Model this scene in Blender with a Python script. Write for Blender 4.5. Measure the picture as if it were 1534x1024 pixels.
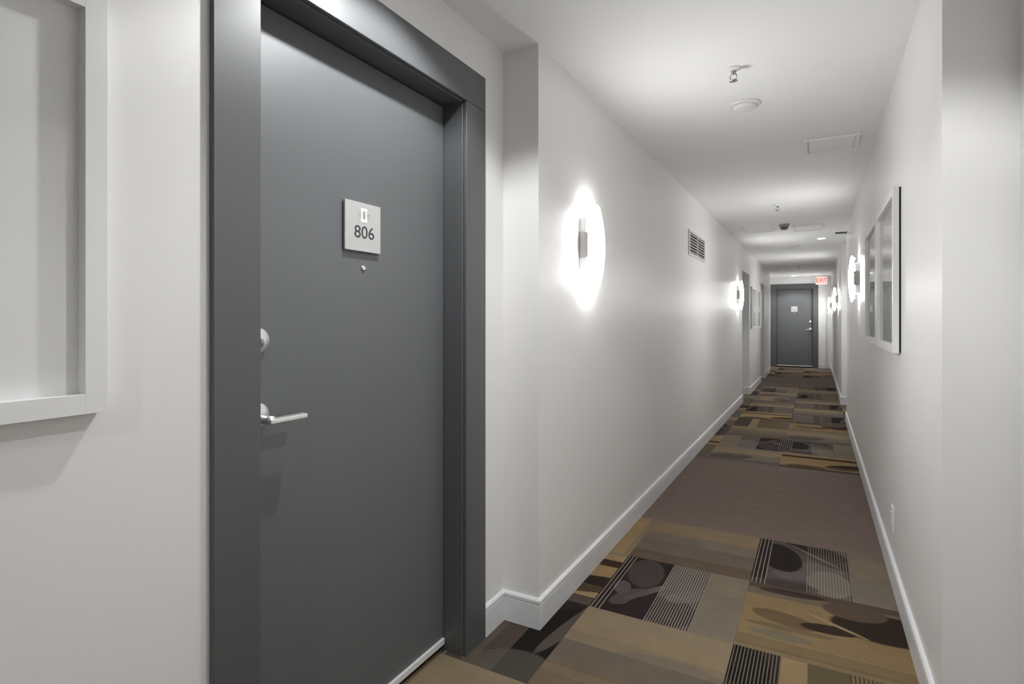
import bpy, bmesh, math, random
from mathutils import Vector, Matrix

for o in list(bpy.data.objects):
    bpy.data.objects.remove(o, do_unlink=True)
S = bpy.context.scene
COL = S.collection

# ------------------------------------------------------------------ camera
F_PX, W_PX, H_PX, HORIZON, VP_X, EYE = 830.0, 1534.0, 1024.0, 479.0, 1223.5, 1.286
cam = bpy.data.cameras.new('camera')
cam.sensor_fit = 'HORIZONTAL'
cam.sensor_width = 36.0
cam.lens = 36.0 * F_PX / W_PX
cam.shift_y = (HORIZON - H_PX / 2) / W_PX
cam.clip_start = 0.05
cam_o = bpy.data.objects.new('camera', cam)
COL.objects.link(cam_o)
cam_o.location = (0, 0, EYE)
cam_o.rotation_euler = (math.pi / 2, 0, math.atan((VP_X - W_PX / 2) / F_PX))
S.camera = cam_o

# ------------------------------------------------------------------ world, exposure
wd = bpy.data.worlds.new('world')
S.world = wd
wd.use_nodes = True
wd.node_tree.nodes['Background'].inputs[0].default_value = (0.5, 0.5, 0.5, 1)
wd.node_tree.nodes['Background'].inputs[1].default_value = 0.05
vs = S.view_settings
vs.view_transform = 'Standard'
vs.look = 'None'
vs.gamma = 1
vs.use_curve_mapping = False
vs.exposure = 1.0
SCONCE_EMIT = 18.5          # radiance of a lit sconce glass
SCONCE_BACK = 6.0           # radiance of its side facing the wall
DOWN_W = 22.0               # watts of a recessed ceiling spot
PI = math.pi

# ------------------------------------------------------------------ materials
def lin(c):
    c = c / 255.0
    return c / 12.92 if c <= 0.04045 else ((c + 0.055) / 1.055) ** 2.4
def rgb(r, g, b, gain=1.0):
    return (min(1, lin(r) * gain), min(1, lin(g) * gain), min(1, lin(b) * gain), 1)

def mat(name, col, rough=0.5, metal=0.0, spec=0.5, noise=0.0, nscale=300, bump=0.0, var=0.0, coat=0.0):
    m = bpy.data.materials.new(name)
    m.use_nodes = True
    nt = m.node_tree
    b = nt.nodes['Principled BSDF']
    b.inputs['Base Color'].default_value = col
    b.inputs['Roughness'].default_value = rough
    b.inputs['Metallic'].default_value = metal
    b.inputs['Specular IOR Level'].default_value = spec
    b.inputs['Coat Weight'].default_value = coat
    tc = nt.nodes.new('ShaderNodeTexCoord')
    if var:
        n = nt.nodes.new('ShaderNodeTexNoise')
        n.inputs['Scale'].default_value = 1.3
        n.inputs['Detail'].default_value = 4
        nt.links.new(tc.outputs['Object'], n.inputs['Vector'])
        hs = nt.nodes.new('ShaderNodeMixRGB')
        hs.inputs[1].default_value = tuple(x * (1 - var) for x in col[:3]) + (1,)
        hs.inputs[2].default_value = tuple(min(1, x * (1 + var)) for x in col[:3]) + (1,)
        nt.links.new(n.outputs['Fac'], hs.inputs[0])
        nt.links.new(hs.outputs[0], b.inputs['Base Color'])
    if bump:
        n2 = nt.nodes.new('ShaderNodeTexNoise')
        n2.inputs['Scale'].default_value = nscale
        n2.inputs['Detail'].default_value = 2
        nt.links.new(tc.outputs['Object'], n2.inputs['Vector'])
        bp = nt.nodes.new('ShaderNodeBump')
        bp.inputs['Strength'].default_value = bump
        bp.inputs['Distance'].default_value = 0.001
        nt.links.new(n2.outputs['Fac'], bp.inputs['Height'])
        nt.links.new(bp.outputs['Normal'], b.inputs['Normal'])
    return m

def emit(name, col, strength, base=None):
    m = mat(name, base or col, 0.3)
    b = m.node_tree.nodes['Principled BSDF']
    b.inputs['Emission Color'].default_value = col
    b.inputs['Emission Strength'].default_value = strength
    return m

M = {}
M['wall'] = mat('wall_paint', (0.85, 0.842, 0.83, 1), 0.36, spec=0.4, bump=0.06, nscale=220, var=0.02)
M['ceiling'] = mat('ceiling_paint', (0.94, 0.945, 0.95, 1), 0.75, spec=0.2, bump=0.05, nscale=200)
M['trim'] = mat('baseboard_paint', (0.80, 0.81, 0.82, 1), 0.35, bump=0.02)
M['white'] = mat('white_plastic', (0.85, 0.85, 0.84, 1), 0.4)
M['frame'] = mat('white_frame_paint', (0.86, 0.86, 0.85, 1), 0.35, bump=0.02)
M['spacer'] = mat('black_spacer', (0.01, 0.01, 0.01, 1), 0.8)  # near-black: shade of the gap behind frames and sign plates put into colour
M['door'] = mat('door_grey_paint', (0.125, 0.132, 0.138, 1), 0.48, spec=0.8, bump=0.12, nscale=420, var=0.03)
M['casing'] = mat('casing_grey_paint', (0.09, 0.094, 0.098, 1), 0.45, spec=0.8, bump=0.03, nscale=120)
M['dark'] = mat('dark_void', (0.01, 0.01, 0.01, 1), 0.9)
M['chrome'] = mat('satin_chrome', (0.90, 0.90, 0.90, 1), 0.36, metal=0.85)
M['alu'] = mat('aluminium_sweep', (0.88, 0.88, 0.88, 1), 0.45, metal=0.2)
M['nickel'] = mat('brushed_nickel', (0.42, 0.41, 0.40, 1), 0.32, metal=1.0)
M['plate'] = mat('sign_plate_silver', (0.52, 0.515, 0.505, 1), 0.45, metal=0.0, bump=0.03, nscale=900)
M['ink'] = mat('sign_ink', (0.05, 0.05, 0.055, 1), 0.5)
M['greyink'] = mat('sign_grey_ink', (0.36, 0.36, 0.36, 1), 0.5)
M['logo'] = mat('sign_white', (0.95, 0.95, 0.95, 1), 0.35)
M['glass_lit'] = emit('lit_opal_glass', (1.0, 0.99, 0.972, 1), SCONCE_EMIT, (0.9, 0.9, 0.9, 1))
M['glass_back'] = emit('opal_glass_back', (1.0, 0.99, 0.972, 1), SCONCE_BACK, (0.9, 0.9, 0.9, 1))
M['lens'] = emit('lit_lens', (1, 0.98, 0.94, 1), 6.0, (0.9, 0.9, 0.9, 1))
M['exit_face'] = emit('exit_face', rgb(255, 196, 186), 0.3, rgb(240, 205, 198))
M['exit_red'] = emit('exit_letters', rgb(190, 24, 20), 0.12, rgb(150, 10, 10))
M['slate'] = mat('carpet_backing', rgb(60, 52, 48), 0.95, spec=0.1)
M['detector'] = mat('grey_plastic', (0.30, 0.30, 0.30, 1), 0.5)
M['bar'] = mat('dark_grey_metal', (0.14, 0.14, 0.14, 1), 0.5)
M['vent'] = mat('vent_white', (0.74, 0.72, 0.69, 1), 0.45)

def pane_mat():
    m = bpy.data.materials.new('picture_glass')
    m.use_nodes = True
    nt = m.node_tree
    nt.nodes.clear()
    out = nt.nodes.new('ShaderNodeOutputMaterial')
    mix = nt.nodes.new('ShaderNodeMixShader')
    tr = nt.nodes.new('ShaderNodeBsdfTransparent')
    gl = nt.nodes.new('ShaderNodeBsdfGlossy')
    gl.inputs['Roughness'].default_value = 0.03
    fr = nt.nodes.new('ShaderNodeFresnel')
    fr.inputs['IOR'].default_value = 1.5
    ge = nt.nodes.new('ShaderNodeNewGeometry')
    mu = nt.nodes.new('ShaderNodeMath')
    mu.operation = 'MULTIPLY'
    iv = nt.nodes.new('ShaderNodeMath')
    iv.operation = 'SUBTRACT'
    iv.inputs[0].default_value = 1
    nt.links.new(ge.outputs['Backfacing'], iv.inputs[1])
    nt.links.new(fr.outputs[0], mu.inputs[0])
    nt.links.new(iv.outputs[0], mu.inputs[1])
    nt.links.new(mu.outputs[0], mix.inputs[0])
    nt.links.new(tr.outputs[0], mix.inputs[1])
    nt.links.new(gl.outputs[0], mix.inputs[2])
    nt.links.new(mix.outputs[0], out.inputs[0])
    return m
M['pane'] = pane_mat()

def print_mat(name, c1, c2, scale):
    m = mat(name, c1, 0.7, spec=0.2)
    nt = m.node_tree
    b = nt.nodes['Principled BSDF']
    tc = nt.nodes.new('ShaderNodeTexCoord')
    n = nt.nodes.new('ShaderNodeTexNoise')
    n.inputs['Scale'].default_value = scale
    n.inputs['Detail'].default_value = 1
    nt.links.new(tc.outputs['Object'], n.inputs['Vector'])
    r = nt.nodes.new('ShaderNodeValToRGB')
    r.color_ramp.elements[0].position = 0.35
    r.color_ramp.elements[0].color = c1
    r.color_ramp.elements[1].position = 0.65
    r.color_ramp.elements[1].color = c2
    nt.links.new(n.outputs['Fac'], r.inputs[0])
    nt.links.new(r.outputs[0], b.inputs['Base Color'])
    return m
M['print_pale'] = print_mat('pale_print', (0.9, 0.9, 0.9, 1), (0.93, 0.93, 0.93, 1), 1.5)
M['print_grey'] = print_mat('grey_print', (0.58, 0.58, 0.59, 1), (0.66, 0.66, 0.67, 1), 2.0)

# carpet: each design is a set of bands, pinstripes and leaf ovals in the tile's own coordinates
CG = 1.22
TAUPE, GOLDT, GOLD = (112, 103, 91), (124, 110, 89), (132, 113, 84)
BLACK, DBROWN, GREY, LINE, BROWN = (42, 36, 34), (76, 66, 60), (94, 87, 82), (158, 148, 133), (98, 86, 80)
ORANGE = (140, 118, 88)

def tile_mat(name, bands, pins=(), ovals=(), fleck=0.12):
    m = bpy.data.materials.new(name)
    m.use_nodes = True
    nt = m.node_tree
    b = nt.nodes['Principled BSDF']
    b.inputs['Roughness'].default_value = 0.95
    b.inputs['Specular IOR Level'].default_value = 0.08
    N, L = nt.nodes.new, nt.links.new
    tc = N('ShaderNodeTexCoord')
    sep = N('ShaderNodeSeparateXYZ')
    L(tc.outputs['Object'], sep.inputs[0])
    def mth(op, a, bb=None, cc=None, clamp=False):
        n = N('ShaderNodeMath')
        n.operation = op
        n.use_clamp = clamp
        for i, v in enumerate((a, bb, cc)):
            if v is None:
                continue
            if isinstance(v, (int, float)):
                n.inputs[i].default_value = v
            else:
                L(v, n.inputs[i])
        return n.outputs[0]
    def mix(fac, c1, c2):
        n = N('ShaderNodeMixRGB')
        if isinstance(fac, (int, float)):
            n.inputs[0].default_value = fac
        else:
            L(fac, n.inputs[0])
        L(c1, n.inputs[1])
        if isinstance(c2, tuple):
            n.inputs[2].default_value = c2
        else:
            L(c2, n.inputs[2])
        return n.outputs[0]
    x = sep.outputs[0]
    y = sep.outputs[1]
    t = mth('ADD', mth('DIVIDE', x, 0.61), 0.5)
    ramp = N('ShaderNodeValToRGB')
    cr = ramp.color_ramp
    cr.interpolation = 'CONSTANT'
    while len(cr.elements) > 1:
        cr.elements.remove(cr.elements[-1])
    cr.elements[0].position = 0
    cr.elements[0].color = rgb(*bands[0][1], CG)
    for p, c in bands[1:]:
        e = cr.elements.new((p + 0.305) / 0.61)
        e.color = rgb(*c, CG)
    L(t, ramp.inputs[0])
    col = ramp.outputs[0]
    # leaf ovals: (cx, cy, rx, ry, rot, colour, alpha, x0, x1) kept within the band x0..x1
    for cx, cy, rx, ry, rot, oc, al, x0, x1 in ovals:
        a = math.radians(rot)
        dx = mth('SUBTRACT', x, cx)
        dy = mth('SUBTRACT', y, cy)
        u = mth('DIVIDE', mth('ADD', mth('MULTIPLY', dx, math.cos(a)), mth('MULTIPLY', dy, math.sin(a))), rx)
        v = mth('DIVIDE', mth('SUBTRACT', mth('MULTIPLY', dy, math.cos(a)), mth('MULTIPLY', dx, math.sin(a))), ry)
        q = mth('ADD', mth('MULTIPLY', u, u), mth('MULTIPLY', v, v))
        k = mth('MULTIPLY', mth('SUBTRACT', 1.06, q), 5.5, clamp=True)
        k = mth('MULTIPLY', k, mth('GREATER_THAN', x, x0))
        k = mth('MULTIPLY', k, mth('LESS_THAN', x, x1))
        col = mix(mth('MULTIPLY', k, al), col, rgb(*oc, CG))
    for x0, x1, period, duty, pc, al in pins:
        f = mth('FRACT', mth('DIVIDE', mth('SUBTRACT', x, x0), period))
        k = mth('LESS_THAN', f, duty)
        k = mth('MULTIPLY', k, mth('GREATER_THAN', x, x0))
        k = mth('MULTIPLY', k, mth('LESS_THAN', x, x1))
        col = mix(mth('MULTIPLY', k, al), col, rgb(*pc, CG))
    nz = N('ShaderNodeTexNoise')
    nz.inputs['Scale'].default_value = 330
    nz.inputs['Detail'].default_value = 1
    L(tc.outputs['Object'], nz.inputs['Vector'])
    nb = N('ShaderNodeTexNoise')
    nb.inputs['Scale'].default_value = 9
    nb.inputs['Detail'].default_value = 3
    L(tc.outputs['Object'], nb.inputs['Vector'])
    g = mth('ADD', 1 - fleck * 1.5, mth('MULTIPLY', nz.outputs['Fac'], fleck * 2))
    g = mth('MULTIPLY', g, mth('ADD', 0.86, mth('MULTIPLY', nb.outputs['Fac'], 0.32)))
    cmb = N('ShaderNodeCombineXYZ')
    for i in range(3):
        L(g, cmb.inputs[i])
    mul = N('ShaderNodeMixRGB')
    mul.blend_type = 'MULTIPLY'
    mul.inputs[0].default_value = 1
    L(col, mul.inputs[1])
    L(cmb.outputs[0], mul.inputs[2])
    L(mul.outputs[0], b.inputs['Base Color'])
    bp = N('ShaderNodeBump')
    bp.inputs['Strength'].default_value = 0.35
    bp.inputs['Distance'].default_value = 0.002
    L(nz.outputs['Fac'], bp.inputs['Height'])
    L(bp.outputs['Normal'], b.inputs['Normal'])
    return m

LO, HI = -0.31, 0.31
D = {}
# leaf design: light lines, black field with leaves, pinstripes, plain taupe margin
D['leaf'] = tile_mat('carpet_leaf', [(-.305, BLACK), (-.24, (80, 72, 70)), (.128, TAUPE)],
    [(-.298, -.236, .019, .2, LINE, .8), (-.058, .128, .0125, .22, LINE, .6)],
    [(-.05, -.05, .2, .1, 40, (96, 88, 86), .8, -.305, .128), (-.19, .07, .105, .19, 12, BLACK, 1, LO, HI),
     (-.02, .25, .17, .085, -32, (46, 40, 38), 1, LO, .128), (.05, .12, .12, .07, -30, (60, 52, 50), .9, -.058, .128),
     (.04, -.16, .10, .15, 0, (110, 102, 94), .95, -.09, .128), (-.2, -.29, .2, .06, 10, (66, 58, 56), .9, LO, .128),
     (-.03, .17, .17, .012, -42, (104, 96, 92), .9, LO, .128), (.22, .12, .09, .14, 0, GOLDT, .5, .128, HI)])
D['leaf_b'] = tile_mat('carpet_leaf_b', [(-.305, BLACK), (-.06, (74, 66, 65)), (.128, TAUPE)],
    [(-.298, -.242, .019, .2, LINE, .8), (-.058, .128, .0115, .26, LINE, .8)],
    [(-.165, .14, .09, .165, 8, (66, 59, 57), 1, LO, HI), (-.225, -.06, .04, .07, 10, (84, 76, 74), .9, LO, HI),
     (-.105, -.05, .15, .022, 56, (94, 86, 84), .9, LO, HI), (-.17, -.13, .05, .12, -30, (80, 72, 72), .8, LO, -.08),
     (-.1, -.19, .06, .13, -22, (44, 36, 37), 1, LO, HI),
     (.02, .17, .14, .16, 0, (86, 79, 76), .8, -.058, .128), (.02, -.18, .12, .13, 20, (52, 44, 44), .9, -.058, .128),
     (.06, -.02, .1, .05, 40, (92, 84, 82), .8, -.058, .128), (.23, .2, .12, .12, 0, GOLDT, .35, .128, HI)])
# pinstripe field on the left, black leaves on the right
D['stripe_leaf'] = tile_mat('carpet_stripe_leaf', [(-.305, DBROWN), (.06, (58, 48, 46)), (.15, BLACK)],
    [(.022, .158, .0105, .24, (120, 108, 94), .85), (-.28, -.05, .02, .3, LINE, .5)],
    [(.25, .02, .13, .25, -14, (30, 26, 24), 1, .15, HI), (.2, -.26, .17, .12, 20, (72, 68, 62), .9, .06, HI),
     (.31, .16, .035, .3, -12, (84, 76, 70), .8, .15, HI)])
# black with fine pinstripes, then gold and grey-brown fields
D['pin_gold'] = tile_mat('carpet_pin_gold', [(-.305, BLACK), (-.135, GOLD), (-.045, (94, 85, 66)), (.09, (114, 98, 72)), (.2, TAUPE)],
    [(-.30, -.135, .0125, .3, (120, 110, 96), .75), (.09, .30, .0135, .42, (54, 44, 34), .8)],
    [(-.27, .2, .1, .16, 20, (24, 22, 20), .9, LO, -.135), (.0, .25, .1, .2, 0, (84, 76, 54), .7, -.045, .09)])
# gold tile with dark ovals lying along it
D['gold_oval'] = tile_mat('carpet_gold_oval', [(-.305, (122, 105, 80)), (-.262, GOLD), (-.19, (130, 110, 80)), (.18, (108, 95, 80)), (.25, (84, 72, 62))],
    [(-.275, -.2, .0115, .34, (66, 54, 38), .75)],
    [(.10, -.25, .125, .22, 8, (50, 41, 34), 1, LO, HI), (.20, -.13, .078, .125, 6, (88, 74, 63), 1, LO, HI),
     (.255, .12, .03, .14, 4, (52, 42, 40), .8, LO, HI), (-.005, .135, .055, .135, -12, (104, 85, 64), 1, LO, HI),
     (-.008, -.03, .038, .11, 6, (54, 45, 36), 1, LO, HI), (-.085, .12, .02, .17, 2, (104, 92, 70), .8, LO, HI),
     (-.153, .147, .035, .12, 0, (112, 104, 88), .85, LO, HI), (.04, -.06, .010, .13, -28, (150, 128, 94), .9, LO, HI)], fleck=.3)
# quiet banded taupe tiles
D['band'] = tile_mat('carpet_band', [(-.305, (92, 78, 66)), (-.19, (106, 94, 84)), (-.02, (112, 100, 88)), (.12, (124, 108, 82)), (.2, GOLDT)],
    [(-.2, -.02, .011, .35, (86, 76, 68), .7)],
    [(.02, .15, .06, .2, 0, (100, 92, 88), .6, LO, HI)], fleck=.1)
D['fine'] = tile_mat('carpet_fine', [(-.305, (108, 94, 76)), (-.14, (104, 94, 82)), (.02, (118, 104, 84)), (.17, GOLDT)],
    [(-.15, .02, .0115, .34, (70, 60, 54), .7), (-.3, -.2, .0125, .3, (78, 66, 58), .7), (.1, .17, .013, .25, (150, 132, 104), .7)],
    [(.0, -.1, .08, .22, 3, (104, 96, 84), .7, LO, HI)], fleck=.1)
D['amber'] = tile_mat('carpet_amber', [(-.305, DBROWN), (-.23, ORANGE), (-.05, (136, 114, 82)), (.12, (58, 44, 34)), (.2, ORANGE), (.27, GOLDT)],
    [(-.22, -.1, .02, .22, (158, 134, 102), .6)],
    [(-.1, -.24, .09, .2, 15, (48, 38, 32), 1, LO, .1), (-.2, .1, .06, .16, 0, (66, 50, 36), .9, LO, .1)], fleck=.15)
D['lines'] = tile_mat('carpet_lines', [(-.305, GREY), (-.2, TAUPE), (.05, (128, 112, 88)), (.2, TAUPE)],
    [(-.06, .14, .03, .12, (150, 138, 120), .8), (.2, .29, .024, .2, (150, 138, 118), .7)],
    [(-.1, .12, .12, .2, 20, DBROWN, .8, LO, .0), (.1, -.2, .1, .1, 0, (132, 118, 94), .7, LO, HI)])
D['plain'] = tile_mat('carpet_plain_brown', [(-.305, (112, 98, 91))], fleck=.09)

# ------------------------------------------------------------------ mesh helpers
class MB:
    def __init__(self):
        self.bm = bmesh.new()
    def box(self, x0, x1, y0, y1, z0, z1, bev=0.0, seg=1):
        t = bmesh.new()
        bmesh.ops.create_cube(t, size=1)
        for v in t.verts:
            v.co = Vector(((x0 + x1) / 2 + v.co.x * (x1 - x0), (y0 + y1) / 2 + v.co.y * (y1 - y0), (z0 + z1) / 2 + v.co.z * (z1 - z0)))
        if bev:
            bmesh.ops.bevel(t, geom=list(t.edges), offset=bev, segments=seg, affect='EDGES', profile=0.5)
        self.add(t)
        return self
    def add(self, t, mtx=None):
        if mtx is not None:
            bmesh.ops.transform(t, matrix=mtx, verts=list(t.verts))
        me = bpy.data.meshes.new('tmp')
        t.to_mesh(me)
        t.free()
        self.bm.from_mesh(me)
        bpy.data.meshes.remove(me)
    def lathe(self, prof, n=32, mtx=None, smooth=True):
        """prof: (r, z) list around local z"""
        t = bmesh.new()
        rings = []
        for r, z in prof:
            if r < 1e-6:
                rings.append([t.verts.new((0, 0, z))])
            else:
                rings.append([t.verts.new((r * math.cos(2 * PI * i / n), r * math.sin(2 * PI * i / n), z)) for i in range(n)])
        for a, b in zip(rings, rings[1:]):
            for i in range(n):
                j = (i + 1) % n
                if len(a) == 1 and len(b) == 1:
                    continue
                if len(a) == 1:
                    f = t.faces.new((a[0], b[i], b[j]))
                elif len(b) == 1:
                    f = t.faces.new((a[i], b[0], a[j]))
                else:
                    f = t.faces.new((a[i], b[i], b[j], a[j]))
                f.smooth = smooth
        self.add(t, mtx)
        return self
    def tube(self, pts, r, n=10):
        t = bmesh.new()
        rings = []
        for i, p in enumerate(pts):
            p = Vector(p)
            d = (Vector(pts[min(i + 1, len(pts) - 1)]) - Vector(pts[max(i - 1, 0)])).normalized()
            up = Vector((0, 0, 1)) if abs(d.z) < 0.9 else Vector((1, 0, 0))
            a = d.cross(up).normalized()
            b = d.cross(a)
            rings.append([t.verts.new(p + r * (math.cos(2 * PI * k / n) * a + math.sin(2 * PI * k / n) * b)) for k in range(n)])
        for A, B in zip(rings, rings[1:]):
            for k in range(n):
                f = t.faces.new((A[k], A[(k + 1) % n], B[(k + 1) % n], B[k]))
                f.smooth = True
        t.faces.new(rings[0])
        t.faces.new(rings[-1])
        self.add(t)
        return self
    def sweep(self, path, side, prof):
        """prof (offset, z) polygon swept along a plan polyline; side=+1 offsets to the right of travel"""
        t = bmesh.new()
        P = [Vector(p) for p in path]
        secs = []
        for i, p in enumerate(P):
            ds = []
            if i > 0:
                ds.append((P[i] - P[i - 1]).normalized())
            if i < len(P) - 1:
                ds.append((P[i + 1] - P[i]).normalized())
            ns = [Vector((d.y, -d.x)) * side for d in ds]
            if len(ns) == 1:
                m = ns[0]
            else:
                m = ns[0] + ns[1]
                m = m / m.dot(ns[0])
            secs.append([t.verts.new((p.x + m.x * o, p.y + m.y * o, z)) for o, z in prof])
        k = len(prof)
        for A, B in zip(secs, secs[1:]):
            for i in range(k):
                t.faces.new((A[i], A[(i + 1) % k], B[(i + 1) % k], B[i]))
        t.faces.new(secs[0])
        t.faces.new(secs[-1])
        self.add(t)
        return self
    def build(self, name, m, parent=None, loc=None, rotz=0):
        bmesh.ops.recalc_face_normals(self.bm, faces=list(self.bm.faces))
        me = bpy.data.meshes.new(name)
        self.bm.to_mesh(me)
        self.bm.free()
        me.materials.append(m)
        o = bpy.data.objects.new(name, me)
        COL.objects.link(o)
        o.parent = parent
        if loc is not None:
            o.location = loc
        o.rotation_euler = (0, 0, rotz)
        return o

def empty(name, loc, rotz=0):
    o = bpy.data.objects.new(name, None)
    o.empty_display_size = 0.05
    COL.objects.link(o)
    o.location = loc
    o.rotation_euler = (0, 0, rotz)
    return o
def tag(o, label=None, cat=None, group=None, kind=None):
    if label:
        o['label'] = label
    if cat:
        o['category'] = cat
    if group:
        o['group'] = group
    if kind:
        o['kind'] = kind
    return o
def copy_tree(o, parent=None):
    c = o.copy()
    COL.objects.link(c)
    c.parent = parent
    for ch in [q for q in bpy.data.objects if q.parent == o]:
        copy_tree(ch, c)
    return c
def text_mesh(s, size, depth, space=1.0):
    cu = bpy.data.curves.new('txt', 'FONT')
    cu.body = s
    cu.size = size
    cu.extrude = depth
    cu.align_x = 'CENTER'
    cu.align_y = 'CENTER'
    cu.space_character = space
    o = bpy.data.objects.new('txt', cu)
    COL.objects.link(o)
    bpy.context.view_layer.update()
    me = bpy.data.meshes.new_from_object(o.evaluated_get(bpy.context.evaluated_depsgraph_get()))
    bpy.data.objects.remove(o)
    bpy.data.curves.remove(cu)
    return me
def text_obj(name, s, size, depth, m, parent, loc, rot, sx=1.0, space=1.0):
    me = text_mesh(s, size, depth, space)
    me.name = name
    me.materials.clear()
    me.materials.append(m)
    o = bpy.data.objects.new(name, me)
    COL.objects.link(o)
    o.parent = parent
    o.location = loc
    o.rotation_euler = rot
    o.scale = (sx, 1, 1)
    return o

# ------------------------------------------------------------------ layout of the corridor (metres, camera at x=0 y=0)
XL, XR = -1.018, 0.33          # corridor walls
XLA, XRA = -1.187, 0.508       # alcove walls
YB, YE = -3.2, 16.85           # wall behind the camera, end wall
H = 2.44
Y1 = 2.08                      # where the near alcove ends and the corridor narrows
LREC = [(9.30, 10.36, 2.06), (12.55, 13.42, 2.045)]   # door recesses with soffits in the left wall
RREC = (8.20, 9.78)            # full-height recess in the right wall
YEA = 15.1                     # end alcove
DW, DH = 0.893, 2.125          # door opening
D1Y, DEX, DRY = 1.3245, -0.53, 8.99

# walls
w = MB()
T = 0.35
w.box(XLA - T, XLA, YB, D1Y - DW / 2 - .03, 0, H)
w.box(XLA - T, XLA, D1Y - DW / 2 - .03, D1Y + DW / 2 + .03, DH + .03, H)
w.box(XLA - T, XLA, D1Y + DW / 2 + .03, Y1, 0, H)
w.box(XLA - T, XL, Y1, LREC[0][0], 0, H)
w.box(XLA - T, XL, LREC[0][0], LREC[0][1], LREC[0][2], H)
w.box(XLA - T, XL, LREC[0][1], LREC[1][0], 0, H)
w.box(XLA - T, XL, LREC[1][0], LREC[1][1], LREC[1][2], H)
w.box(XLA - T, XL, LREC[1][1], YEA, 0, H)
w.box(XLA - T, XLA, YEA, YE, 0, H)
for a, b, z in LREC:
    w.box(XLA - T, XLA - .12, a, b, 0, z)
tag(w.build('wall_left', M['wall']), kind='structure')
w = MB()
w.box(XRA, XRA + T, YB, Y1, 0, H)
w.box(XR, XRA + T, Y1, RREC[0], 0, H)
w.box(XRA, XRA + T, RREC[0], DRY - DW / 2 - .03, 0, H)
w.box(XRA, XRA + T, DRY - DW / 2 - .03, DRY + DW / 2 + .03, DH + .03, H)
w.box(XRA, XRA + T, DRY + DW / 2 + .03, RREC[1], 0, H)
w.box(XR, XRA + T, RREC[1], YE + .045, 0, H)
tag(w.build('wall_right', M['wall']), kind='structure')
w = MB()
w.box(XLA - T, DEX - DW / 2 - .03, YE, YE + .3, 0, H)
w.box(DEX - DW / 2 - .03, DEX + DW / 2 + .03, YE, YE + .3, DH + .03, H)
w.box(DEX + DW / 2 + .03, .205, YE, YE + .3, 0, H)
w.box(.205, XRA + T, YE + .045, YE + .3, 0, H)
tag(w.build('wall_end', M['wall']), kind='structure')
tag(MB().box(XLA - T, XRA + T, YB - .2, YB, 0, H).build('wall_back', M['wall']), kind='structure')
tag(MB().box(XLA - T, XRA + T, YB - .2, YE + .3, H, H + .12).build('ceiling', M['ceiling']), kind='structure')

# floor: backing slab plus separate 24 inch carpet tiles laid quarter-turned
fl = MB().box(XLA - T, XRA + T, YB - .2, YE + .3, -.12, -.008).build('floor', M['slate'])
tag(fl, kind='structure')
TS = 0.61
GX, GY = -0.29, 2.353
rects = [(XL, XR, YB, YE), (XLA, XL, YB, Y1), (XLA - .10, XLA, D1Y - DW / 2, D1Y + DW / 2), (XR, XRA, YB, Y1),
         (XLA - .12, XL, LREC[0][0], LREC[0][1]), (XLA - .12, XL, LREC[1][0], LREC[1][1]), (XR, XRA, *RREC),
         (XLA, XL, YEA, YE), (.205, XR, YE, YE + .045)]
fixed = {(1, 0): ('gold_oval', 90), (1, 1): ('leaf', 0), (1, -1): ('pin_gold', 0), (0, 1): ('band', 90), (0, 0): ('leaf_b', 0),
         (0, -1): ('fine', 90), (-1, -1): ('stripe_leaf', 0), (-1, 0): ('amber', 90), (-1, 1): ('amber', 0), (-1, -2): ('fine', 90),
         (0, 5): ('lines', 90), (1, 5): ('amber', 90), (1, 6): ('leaf', 0), (0, 6): ('leaf_b', 180), (1, 7): ('lines', 90), (0, 7): ('band', 90),
         (0, -2): ('leaf', 0), (1, -2): ('band', 90)}
rnd = random.Random(11)
choices_v = ['leaf', 'leaf_b', 'stripe_leaf', 'pin_gold', 'lines']
choices_h = ['gold_oval', 'band', 'fine', 'amber', 'band', 'lines', 'gold_oval']
def row_is_plain(j):
    return (j - 2) % 14 < 3
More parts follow.
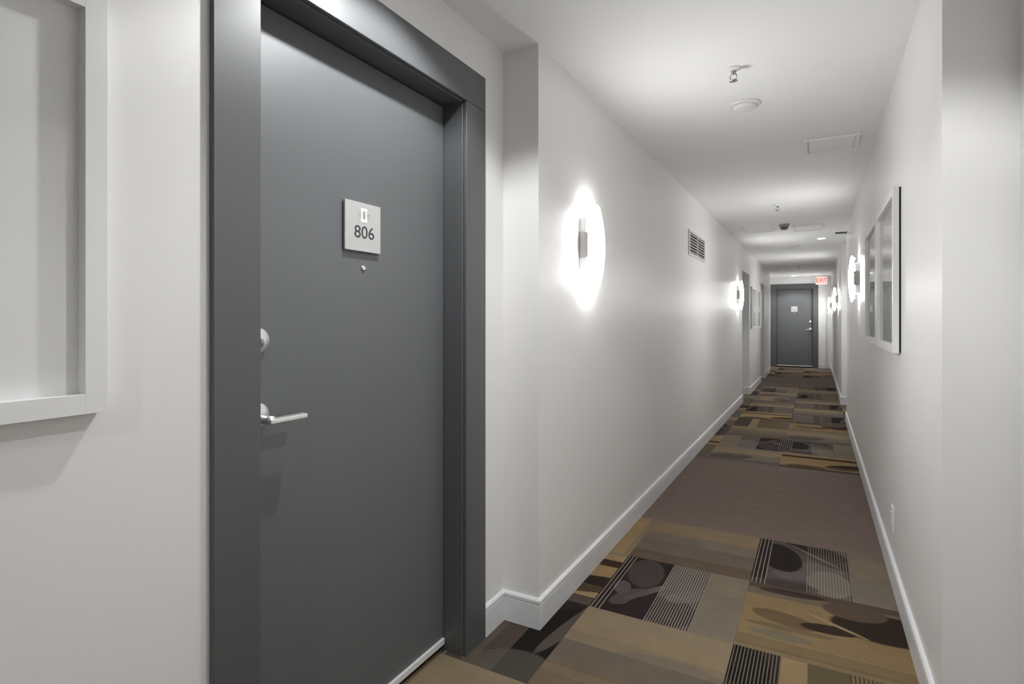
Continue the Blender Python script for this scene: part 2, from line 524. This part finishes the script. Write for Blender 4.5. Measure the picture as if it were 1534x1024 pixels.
for j in range(-10, 25):
    for i in range(-2, 3):
        cx, cy = GX + TS * (i - .5), GY + TS * (j + .5)
        x0, x1, y0, y1 = cx - TS / 2, cx + TS / 2, cy - TS / 2, cy + TS / 2
        parts = []
        for (a, b, c, d) in rects:
            q = (max(x0, a), min(x1, b), max(y0, c), min(y1, d))
            if q[1] - q[0] > .004 and q[3] - q[2] > .004:
                parts.append(q)
        kind, rot = fixed.get((i, j), (None, 0))
        rk = rnd.random()
        rr = rnd.choice((0, 180))
        if kind is None:
            if (i + j) % 2 == 0:
                kind, rot = choices_v[int(rk * len(choices_v))], rr
            else:
                kind, rot = choices_h[int(rk * len(choices_h))], 90 + rr
        if row_is_plain(j):
            kind, rot = 'plain', 0
        if not parts:
            continue
        mb = MB()
        R = Matrix.Rotation(-math.radians(rot), 4, 'Z')
        for (a, b, c, d) in parts:
            e = 0.0001
            t = bmesh.new()
            A, B, C_, D_ = a - cx + (e if a == x0 else 0), b - cx - (e if b == x1 else 0), c - cy + (e if c == y0 else 0), d - cy - (e if d == y1 else 0)
            k = .0006
            lo = [t.verts.new((p, q, -.008)) for p, q in ((A, C_), (B, C_), (B, D_), (A, D_))]
            mi = [t.verts.new((p, q, -k)) for p, q in ((A, C_), (B, C_), (B, D_), (A, D_))]
            ka, kb, kc, kd = (k if a == x0 else 0), (k if b == x1 else 0), (k if c == y0 else 0), (k if d == y1 else 0)
            hi = [t.verts.new((p, q, 0)) for p, q in ((A + ka, C_ + kc), (B - kb, C_ + kc), (B - kb, D_ - kd), (A + ka, D_ - kd))]
            for r0, r1 in ((lo, mi), (mi, hi)):
                for n in range(4):
                    t.faces.new((r0[n], r0[(n + 1) % 4], r1[(n + 1) % 4], r1[n]))
            t.faces.new(hi)
            t.faces.new(lo[::-1])
            mb.add(t, R)
        mb.build('carpet_tile', D[kind], fl, (cx, cy, 0), math.radians(rot))

# baseboards
BP = [(0, 0), (.013, 0), (.013, .098), (.010, .100), (.010, .104), (.014, .106), (.014, .118), (.008, .124), (0, .126)]
CO = DW / 2 + .14
b = MB()
b.sweep([(XLA, YB), (XLA, D1Y - DW / 2 - .121)], 1, BP)
b.sweep([(XLA, D1Y + CO), (XLA, Y1), (XL, Y1), (XL, LREC[0][0]), (XLA - .08, LREC[0][0])], 1, BP)
b.sweep([(XLA - .08, LREC[0][1]), (XL, LREC[0][1]), (XL, LREC[1][0]), (XLA - .08, LREC[1][0])], 1, BP)
b.sweep([(XLA - .08, LREC[1][1]), (XL, LREC[1][1]), (XL, YEA), (XLA, YEA), (XLA, YE)], 1, BP)
tag(b.build('baseboard_left', M['trim']), kind='structure')
b = MB()
b.sweep([(XRA, YB), (XRA, Y1), (XR, Y1), (XR, RREC[0]), (XRA, RREC[0]), (XRA, DRY - CO)], -1, BP)
b.sweep([(XRA, DRY + CO), (XRA, RREC[1]), (XR, RREC[1]), (XR, YE + .045)], -1, BP)
tag(b.build('baseboard_right', M['trim']), kind='structure')
b = MB()
b.sweep([(DEX + CO, YE), (.205, YE), (.205, YE + .045), (XR, YE + .045)], 1, BP)
tag(b.build('baseboard_end', M['trim']), kind='structure')

# ------------------------------------------------------------------ doors (local x = viewer's right, y = into the wall)
def make_door(name, loc, rotz, handle=-1, hardware=True):
    r = empty(name, loc, rotz)
    tag(r, kind='structure')
    h = DW / 2
    cl = .121 if handle < 0 else .14
    cr = .14 if handle < 0 else .121
    cf = -.015
    MB().box(-h - cl, -h, cf, 0, 0, DH, .002).build('casing_leg', M['casing'], r)
    MB().box(h, h + cr, cf, 0, 0, DH, .002).build('casing_leg', M['casing'], r)
    MB().box(-h - cl, h + cr, cf, 0, DH + .0005, DH + .137, .002).build('casing_head', M['casing'], r)
    g = .006
    MB().box(-h - .03, -h + g, 0, .19, 0, DH - g, .0015).build('jamb', M['casing'], r)
    MB().box(h - g, h + .03, 0, .19, 0, DH - g, .0015).build('jamb', M['casing'], r)
    MB().box(-h - .03, h + .03, 0, .19, DH - g, DH + .03, .0015).build('head_jamb', M['casing'], r)
    s = h - g - .004
    slab = MB().box(-s, s, .087, .132, .052, DH - g - .005, .0015).build('slab', M['door'], r)
    MB().box(-s, s, .079, .1315, .028, .0515, .0015).build('door_sweep', M['alu'], r)
    MB().box(-h + g, h - g, .10, .19, 0, .010, .002).build('threshold', M['dark'], r)
    MB().box(-h + g, h - g, .14, .19, .010, DH - g).build('door_stop', M['dark'], r)  # near-black sheet across the opening, darkness behind the slab put into colour
    hx = handle * (s - .052)
    RX = Matrix.Rotation(PI / 2, 4, 'X')      # lathe axis z -> -y (towards the viewer)
    def face(x, z, y=.087):
        return Matrix.Translation((x, y, z)) @ RX
    dead = MB().lathe([(.0, 0), (.033, 0), (.033, .008), (.031, .011), (0, .012)], 36, face(hx, 1.232)).build('deadbolt', M['chrome'], r)
    MB().lathe([(.0, .0110), (.012, .0110), (.012, .0155), (.010, .017), (0, .017)], 24, face(hx, 1.227)).build('lock_cylinder', M['nickel'], dead)
    MB().box(hx - .0012, hx + .0012, .0690, .0705, 1.220, 1.234).build('keyway', M['dark'], dead)
    lev = MB().lathe([(.0, 0), (.034, 0), (.034, .005), (.031, .010), (0, .010)], 36, face(hx, 1.037)).build('door_handle', M['chrome'], r)
    MB().lathe([(.0, .009), (.012, .009), (.011, .05), (.012, .064), (0, .066)], 24, face(hx, 1.030)).build('spindle', M['chrome'], lev)
    d = -handle
    xs = sorted((hx - d * .010, hx + d * .107))
    MB().box(xs[0], xs[1], .087 - .070, .087 - .046, 1.0205, 1.035, .004, 2).build('lever', M['chrome'], lev)
    if hardware:
        MB().lathe([(.0, 0), (.0075, 0), (.0075, .003), (.006, .006), (.0035, .006), (.003, .004), (0, .004)], 20, face(.0, 1.452)).build('peephole', M['chrome'], r)
    return r
make_door('door_1', (XLA, D1Y, 0), PI / 2, -1)
make_door('door_2', (DEX, YE, 0), 0, 1)
make_door('door_3', (XRA, DRY, 0), -PI / 2, -1)
for n, (a, b_, z) in zip((4, 5), LREC):
    r = empty('door_%d' % n, (XLA - .12, (a + b_) / 2, 0), PI / 2)
    tag(r, kind='structure')
    hw = (b_ - a) / 2
    for s in (-1, 1):
        xs = sorted((s * hw, s * (hw - .035)))
        MB().box(xs[0], xs[1], -.05, 0, 0, z, .0015).build('jamb', M['casing'], r)
    MB().box(-hw + .035, hw - .035, -.05, 0, z - .035, z, .0015).build('head_jamb', M['casing'], r)
    MB().box(-hw + .038, hw - .038, -.03, 0, .03, z - .038, .0015).build('slab', M['door'], r)
    MB().box(-hw + .038, hw - .038, -.034, -.002, .008, .0295, .001).build('door_sweep', M['alu'], r)

# ------------------------------------------------------------------ room signs
def room_sign(loc, rotz, number, label):
    r = empty('room_sign', loc, rotz)
    tag(r, label, 'sign')
    hw, hh = .0785, .077
    MB().box(-hw, hw, -.012, -.004, -hh, hh, .0008).build('sign_plate', M['plate'], r)
    MB().box(-hw + .006, hw - .006, -.004, 0, -hh + .006, hh - .006).build('mounting_pad', M['spacer'], r)
    rot = (PI / 2, 0, 0)
    if number:
        text_obj('room_number', number, .055, .0006, M['ink'], r, (.004, -.0123, -.018), rot, 1.12, .98)
    # emblem: a white waisted block with a grey core and small wings
    t = bmesh.new()
    pts = [(-.0145, .022), (.0145, .022), (.011, 0), (.0145, -.022), (-.0145, -.022), (-.011, 0)]
    pa = [t.verts.new((x, -.0128, z)) for x, z in pts]
    pb = [t.verts.new((x, -.0118, z)) for x, z in pts]
    t.faces.new(pa)
    t.faces.new(pb[::-1])
    for i in range(6):
        t.faces.new((pa[i], pa[(i + 1) % 6], pb[(i + 1) % 6], pb[i]))
    mb = MB()
    mb.add(t, Matrix.Translation((.002, 0, .038)))
    em = mb.build('emblem', M['logo'], r)
    MB().box(-.0035, .0075, -.0132, -.0120, .026, .051, .0002).build('emblem_core', M['greyink'], em)
    for sx in (-1, 1):
        for k, z in enumerate((.042, .034)):
            a = sorted((.002 + sx * .0175, .002 + sx * (.026 - .003 * k)))
            MB().box(a[0], a[1], -.0128, -.0118, z - .0012, z + .0012).build('emblem_wing', M['greyink'], em)
    return r
room_sign((XLA - .087, 1.3155, 1.580), PI / 2, '806', 'square silver room sign reading 806 on the grey door')
room_sign((-.535, YE + .087, 1.578), 0, '', 'small pale square sign on the dark door at the corridor end')

# ------------------------------------------------------------------ wall sconces (local x along the wall, y into the wall)
def make_sconce(loc, rotz):
    r = empty('wall_sconce', loc, rotz)
    hw, hh = .095, .174
    n, mrows = 16, 24
    t = bmesh.new()
    def P(s, tt, off):
        out = .036 + .018 * (1 - s * s) + .022 * (1 - tt * tt) + off
        return (s * hw, -out, tt * (hh + .032 * (1 - abs(s) ** 1.3)))
    for off in (0, .006):
        g = [[t.verts.new(P(-1 + 2 * i / n, -1 + 2 * j / mrows, off)) for i in range(n + 1)] for j in range(mrows + 1)]
        for j in range(mrows):
            for i in range(n):
                f = t.faces.new((g[j][i], g[j][i + 1], g[j + 1][i + 1], g[j + 1][i]))
                f.smooth = True
                f.material_index = 1 if off == 0 else 0
        if off == 0:
            g0 = g
    for j in range(mrows):
        for i in (0, n):
            t.faces.new((g0[j][i], g0[j + 1][i], g[j + 1][i], g[j][i]))
    for i in range(n):
        for j in (0, mrows):
            t.faces.new((g0[j][i], g0[j][i + 1], g[j][i + 1], g[j][i]))
    mb = MB()
    mb.add(t)
    mb.build('glass_shade', M['glass_lit'], r).data.materials.append(M['glass_back'])
    MB().box(-.092, .092, -.012, 0, -.135, .135, .001).build('back_plate', M['alu'], r)
    for s in (-1, 1):
        a = sorted((s * .0925, s * .0955))
        MB().box(a[0], a[1], -.0355, 0, -.135, .135, .0008).build('side_plate', M['alu'], r)
        a = sorted((s * .1000, s * .0956))
        MB().box(a[0], a[1], -.046, 0, -.062, .062, .001).build('clip', M['nickel'], r)
    return r
ZS = 1.652
sc = make_sconce((XL, 2.63, ZS), PI / 2)
spots = [((XL, 8.72), PI / 2, 'lit bowed glass sconce just before the recessed doorway on the left wall'),
         ((XR, 5.80), -PI / 2, 'lit bowed glass sconce just beyond the paired frames on the right wall'),
         ((XR, 11.3), -PI / 2, 'lit bowed glass sconce on the right wall past the full-height recess'),
         ((XR, 16.15), -PI / 2, 'lit bowed glass sconce on the right wall close to the exit sign')]
GS = 'glass sconces along the corridor walls'
tag(sc, 'large lit bowed glass sconce on the wall next to the 806 door', 'wall lamp', GS)
for (x, y), rz, lb in spots:
    c = copy_tree(sc)
    c.location = (x, y, ZS)
    c.rotation_euler = (0, 0, rz)
    tag(c, lb, 'wall lamp', GS)

# ------------------------------------------------------------------ recessed ceiling spots
def downlight(x, y, watts, label, size=150, lens='lens'):
    r = empty('recessed_downlight', (x, y, H))
    tag(r, label, 'ceiling light', 'recessed ceiling downlights')
    MB().lathe([(.050, -.001), (.062, -.004), (.068, -.003), (.070, 0), (.046, 0), (.046, -.001), (.050, -.001)], 40).build('trim_ring', M['white'], r)
    MB().lathe([(0, -.002), (.045, -.002), (.045, 0), (0, 0)], 32).build('lens', M[lens], r)
    if watts:
        li = bpy.data.lights.new('lamp', 'SPOT')
        li.energy = watts
        li.spot_size = math.radians(size)
        li.spot_blend = 0.35
        li.shadow_soft_size = 0.028
        li.color = (0.98, 0.992, 1.0)
        lo = bpy.data.objects.new('lamp', li)
        COL.objects.link(lo)
        lo.parent = r
        lo.location = (0, 0, -.012)
    return r
downlight(-.83, 1.28, DOWN_W * 1.2, 'round recessed downlight in the ceiling right above the 806 door', 130)
downlight(.02, 1.36, DOWN_W * .8, 'round recessed downlight between the facing alcove walls near the 806 door', 130)
downlight(-.34, -1.5, DOWN_W * 1.0, 'round recessed downlight further back than the 806 door and its framed print', 140)  # unseen lamp added for fill and the faint shadow beside the near frame
downlight(.06, 8.99, DOWN_W * 1.0, 'small bright recessed downlight by the right wall recess', 120)
downlight(-.525, 16.2, DOWN_W * .95, 'recessed downlight in the ceiling right before the end door', 130)

# ------------------------------------------------------------------ framed prints (local x viewer's right, y into wall)
def make_frame(loc, rotz, wd_, z0, z1, label, prt, group, shadow_gap=.008, fw=.036):
    r = empty('picture_frame', (loc[0], loc[1], z0), rotz)
    tag(r, label, 'picture', group)
    hh = z1 - z0
    h = wd_ / 2
    y1, y0 = -shadow_gap, -.031
    names = [(-h, -h + fw, 0, hh), (h - fw, h, 0, hh), (-h + fw, h - fw, 0, fw), (-h + fw, h - fw, hh - fw, hh)]
    for a, b_, c, d in names:
        MB().box(a, b_, y0, y1, c, d, .0004).build('frame_rail', M['frame'], r)
    MB().box(-h + fw * .99, h - fw * .99, y1 - .004, y1, fw * .99, hh - fw * .99).build('print', M[prt], r)
    MB().box(-h + fw * .99, h - fw * .99, y1 - .008, y1 - .006, fw * .99, hh - fw * .99).build('glass', M['pane'], r)
    if shadow_gap > 0.001:
        MB().box(-h + .004, h - .004, -shadow_gap, 0, .004, hh - .004).build('backing', M['spacer'], r)  # black inset painted as the dark gap between frame and wall
    return r
make_frame((XLA, .141), PI / 2, .80, 1.116, 1.886, 'white framed pale print on the wall before the 806 door', 'print_pale', None, shadow_gap=.001)
GF = 'paired white frames on the corridor walls'
make_frame((XR, 3.40), -PI / 2, .80, 1.137, 1.885, 'white framed print on the right wall, nearer the outlet of the pair', 'print_grey', GF)
make_frame((XR, 4.25), -PI / 2, .82, 1.137, 1.885, 'white framed print on the right wall, nearer the sconce of the pair', 'print_grey', GF)
make_frame((XL, 10.98), PI / 2, .82, 1.137, 1.875, 'white framed print between the two recessed doorways, beside the first recess', 'print_pale', GF)
make_frame((XL, 11.98), PI / 2, .82, 1.137, 1.875, 'white framed print between the two recessed doorways, beside the farther recess', 'print_pale', GF)

# ------------------------------------------------------------------ wall vent
r = empty('air_vent', (XL, 5.56, 1.878), PI / 2)
tag(r, 'white louvred air vent high on the left wall', 'vent')
vw, vh = .405, .232
for a, b_, c, d in ((-vw, -vw + .03, 0, vh), (vw - .03, vw, 0, vh), (-vw + .03, vw - .03, 0, .022), (-vw + .03, vw - .03, vh - .022, vh)):
    MB().box(a, b_, -.012, 0, c, d, .0015).build('frame_rail', M['vent'], r)
MB().box(-vw + .03, vw - .03, -.002, 0, .022, vh - .022).build('backing', M['dark'], r)
MB().box(-.008, .008, -.011, -.002, .022, vh - .022).build('mullion', M['vent'], r)
NS = 7
for k in range(NS):
    z = .022 + (vh - .044) * (k + .5) / NS
    t = bmesh.new()
    bmesh.ops.create_cube(t, size=1)
    mb = MB()
    mb.add(t, Matrix.Translation((0, -.0065, z)) @ Matrix.Rotation(math.radians(-38), 4, 'X') @ Matrix.Diagonal((2 * vw - .06, .0085, .0024, 1)))
    mb.build('slat', M['vent'], r)

# ------------------------------------------------------------------ outlet
r = empty('power_outlet', (XR, 3.30, .308), -PI / 2)
tag(r, 'white power outlet plate low on the right wall', 'outlet')
MB().box(-.037, .037, -.006, 0, -.062, .062, .002).build('cover_plate', M['white'], r)
for s in (-1, 1):
    MB().box(-.017, .017, -.009, -.006, s * .021 - .015, s * .021 + .015, .002).build('socket', M['white'], r)

# ------------------------------------------------------------------ exit sign
r = empty('exit_sign', (.106, 16.45, H))
tag(r, 'red lettered EXIT sign hung from the ceiling by the end door', 'exit sign')
MB().box(-.06, .06, -.03, .03, -.03, 0, .002).build('canopy', M['white'], r)
hs = MB().box(-.134, .134, -.022, .022, -.235, -.03, .004).build('housing', M['white'], r)
MB().box(-.126, .126, -.0235, -.0215, -.227, -.038).build('face', M['exit_face'], r)
text_obj('letters', 'EXIT', .155, .001, M['exit_red'], r, (0, -.0245, -.134), (PI / 2, 0, 0), .72, 1.05)

# ------------------------------------------------------------------ ceiling fittings
def sprinkler(x, y, label):
    r = empty('sprinkler_head', (x, y, H))
    tag(r, label, 'sprinkler', 'ceiling sprinkler heads')
    MB().lathe([(0, 0), (.034, 0), (.033, -.004), (.022, -.010), (.012, -.012), (0, -.012)], 28).build('escutcheon', M['white'], r)
    MB().lathe([(0, -.011), (.010, -.011), (.010, -.022), (.007, -.026), (0, -.026)], 20).build('body', M['nickel'], r)
    for s in (-1, 1):
        MB().tube([(s * .008, 0, -.024), (s * .015, 0, -.036), (s * .012, 0, -.048), (0, 0, -.056)], .0025, 8).build('yoke_arm', M['nickel'], r)
    MB().lathe([(0, -.056), (.018, -.056), (.018, -.058), (0, -.0585)], 20).build('deflector', M['nickel'], r)
    return r
sprinkler(-.335, 2.72, 'sprinkler head on the ceiling before the flat round plate')
sprinkler(-.345, 6.16, 'sprinkler head on the ceiling between the square access hatches')
sprinkler(-.34, 13.3, 'sprinkler head on the ceiling towards the end door')

def disc(x, y, rad, label, kind):
    r = empty('smoke_detector', (x, y, H))
    tag(r, label, 'smoke detector')
    if kind == 'flat':
        MB().lathe([(0, 0), (rad, 0), (rad, -.006), (rad * .96, -.010), (rad * .82, -.011), (0, -.011)], 40).build('base_ring', M['white'], r)
        MB().lathe([(0, -.010), (rad * .78, -.010), (rad * .74, -.020), (rad * .6, -.026), (0, -.027)], 40).build('cover', M['white'], r)
    else:
        MB().lathe([(0, 0), (rad, 0), (rad, -.012), (rad * .9, -.030), (0, -.030)], 40).build('base_ring', M['detector'], r)
        MB().lathe([(0, -.029), (rad * .78, -.029), (rad * .72, -.055), (rad * .5, -.064), (0, -.065)], 40).build('cover', M['bar'], r)
    return r
disc(-.338, 3.20, .078, 'flat round white detector on the ceiling behind the first sprinkler', 'flat')
disc(-.345, 7.45, .058, 'protruding grey smoke detector between the ceiling hatches', 'deep')
disc(-.338, 9.70, .11, 'wide flat white disc on the ceiling past the bright downlight', 'flat')

def hatch(x0, x1, y0, y1, label):
    r = empty('access_panel', ((x0 + x1) / 2, (y0 + y1) / 2, H))
    tag(r, label, 'access panel', 'square access hatches in the ceiling')
    a, c = (x1 - x0) / 2, (y1 - y0) / 2
    f = .022
    for p, q, s, u in ((-a, -a + f, -c, c), (a - f, a, -c, c), (-a + f, a - f, -c, -c + f), (-a + f, a - f, c - f, c)):
        MB().box(p, q, s, u, -.011, 0, .001).build('frame_rail', M['ceiling'], r)
    g = .005
    MB().box(-a + f + g, a - f - g, -c + f + g, c - f - g, -.0045, 0, .0008).build('hatch_door', M['ceiling'], r)
    return r
hatch(-.075, .238, 4.03, 4.36, 'white access hatch in the ceiling, before the second sprinkler')
hatch(-.83, -.47, 7.28, 7.92, 'white access hatch in the ceiling by the left wall')
hatch(-.27, .07, 7.60, 8.06, 'white access hatch in the ceiling beside the grey detector')

# small dark bar projecting from the right wall below the ceiling
r = empty('wall_bracket', (XR, 8.06, 2.375))
tag(r, 'dark grey bar bracket sticking out high on the right wall', 'bracket')
MB().box(-.008, 0, -.014, .014, -.014, .016, .002).build('mounting_plate', M['bar'], r)
MB().box(-.125, -.010, -.010, .010, -.010, .012, .002).build('bar', M['bar'], r)
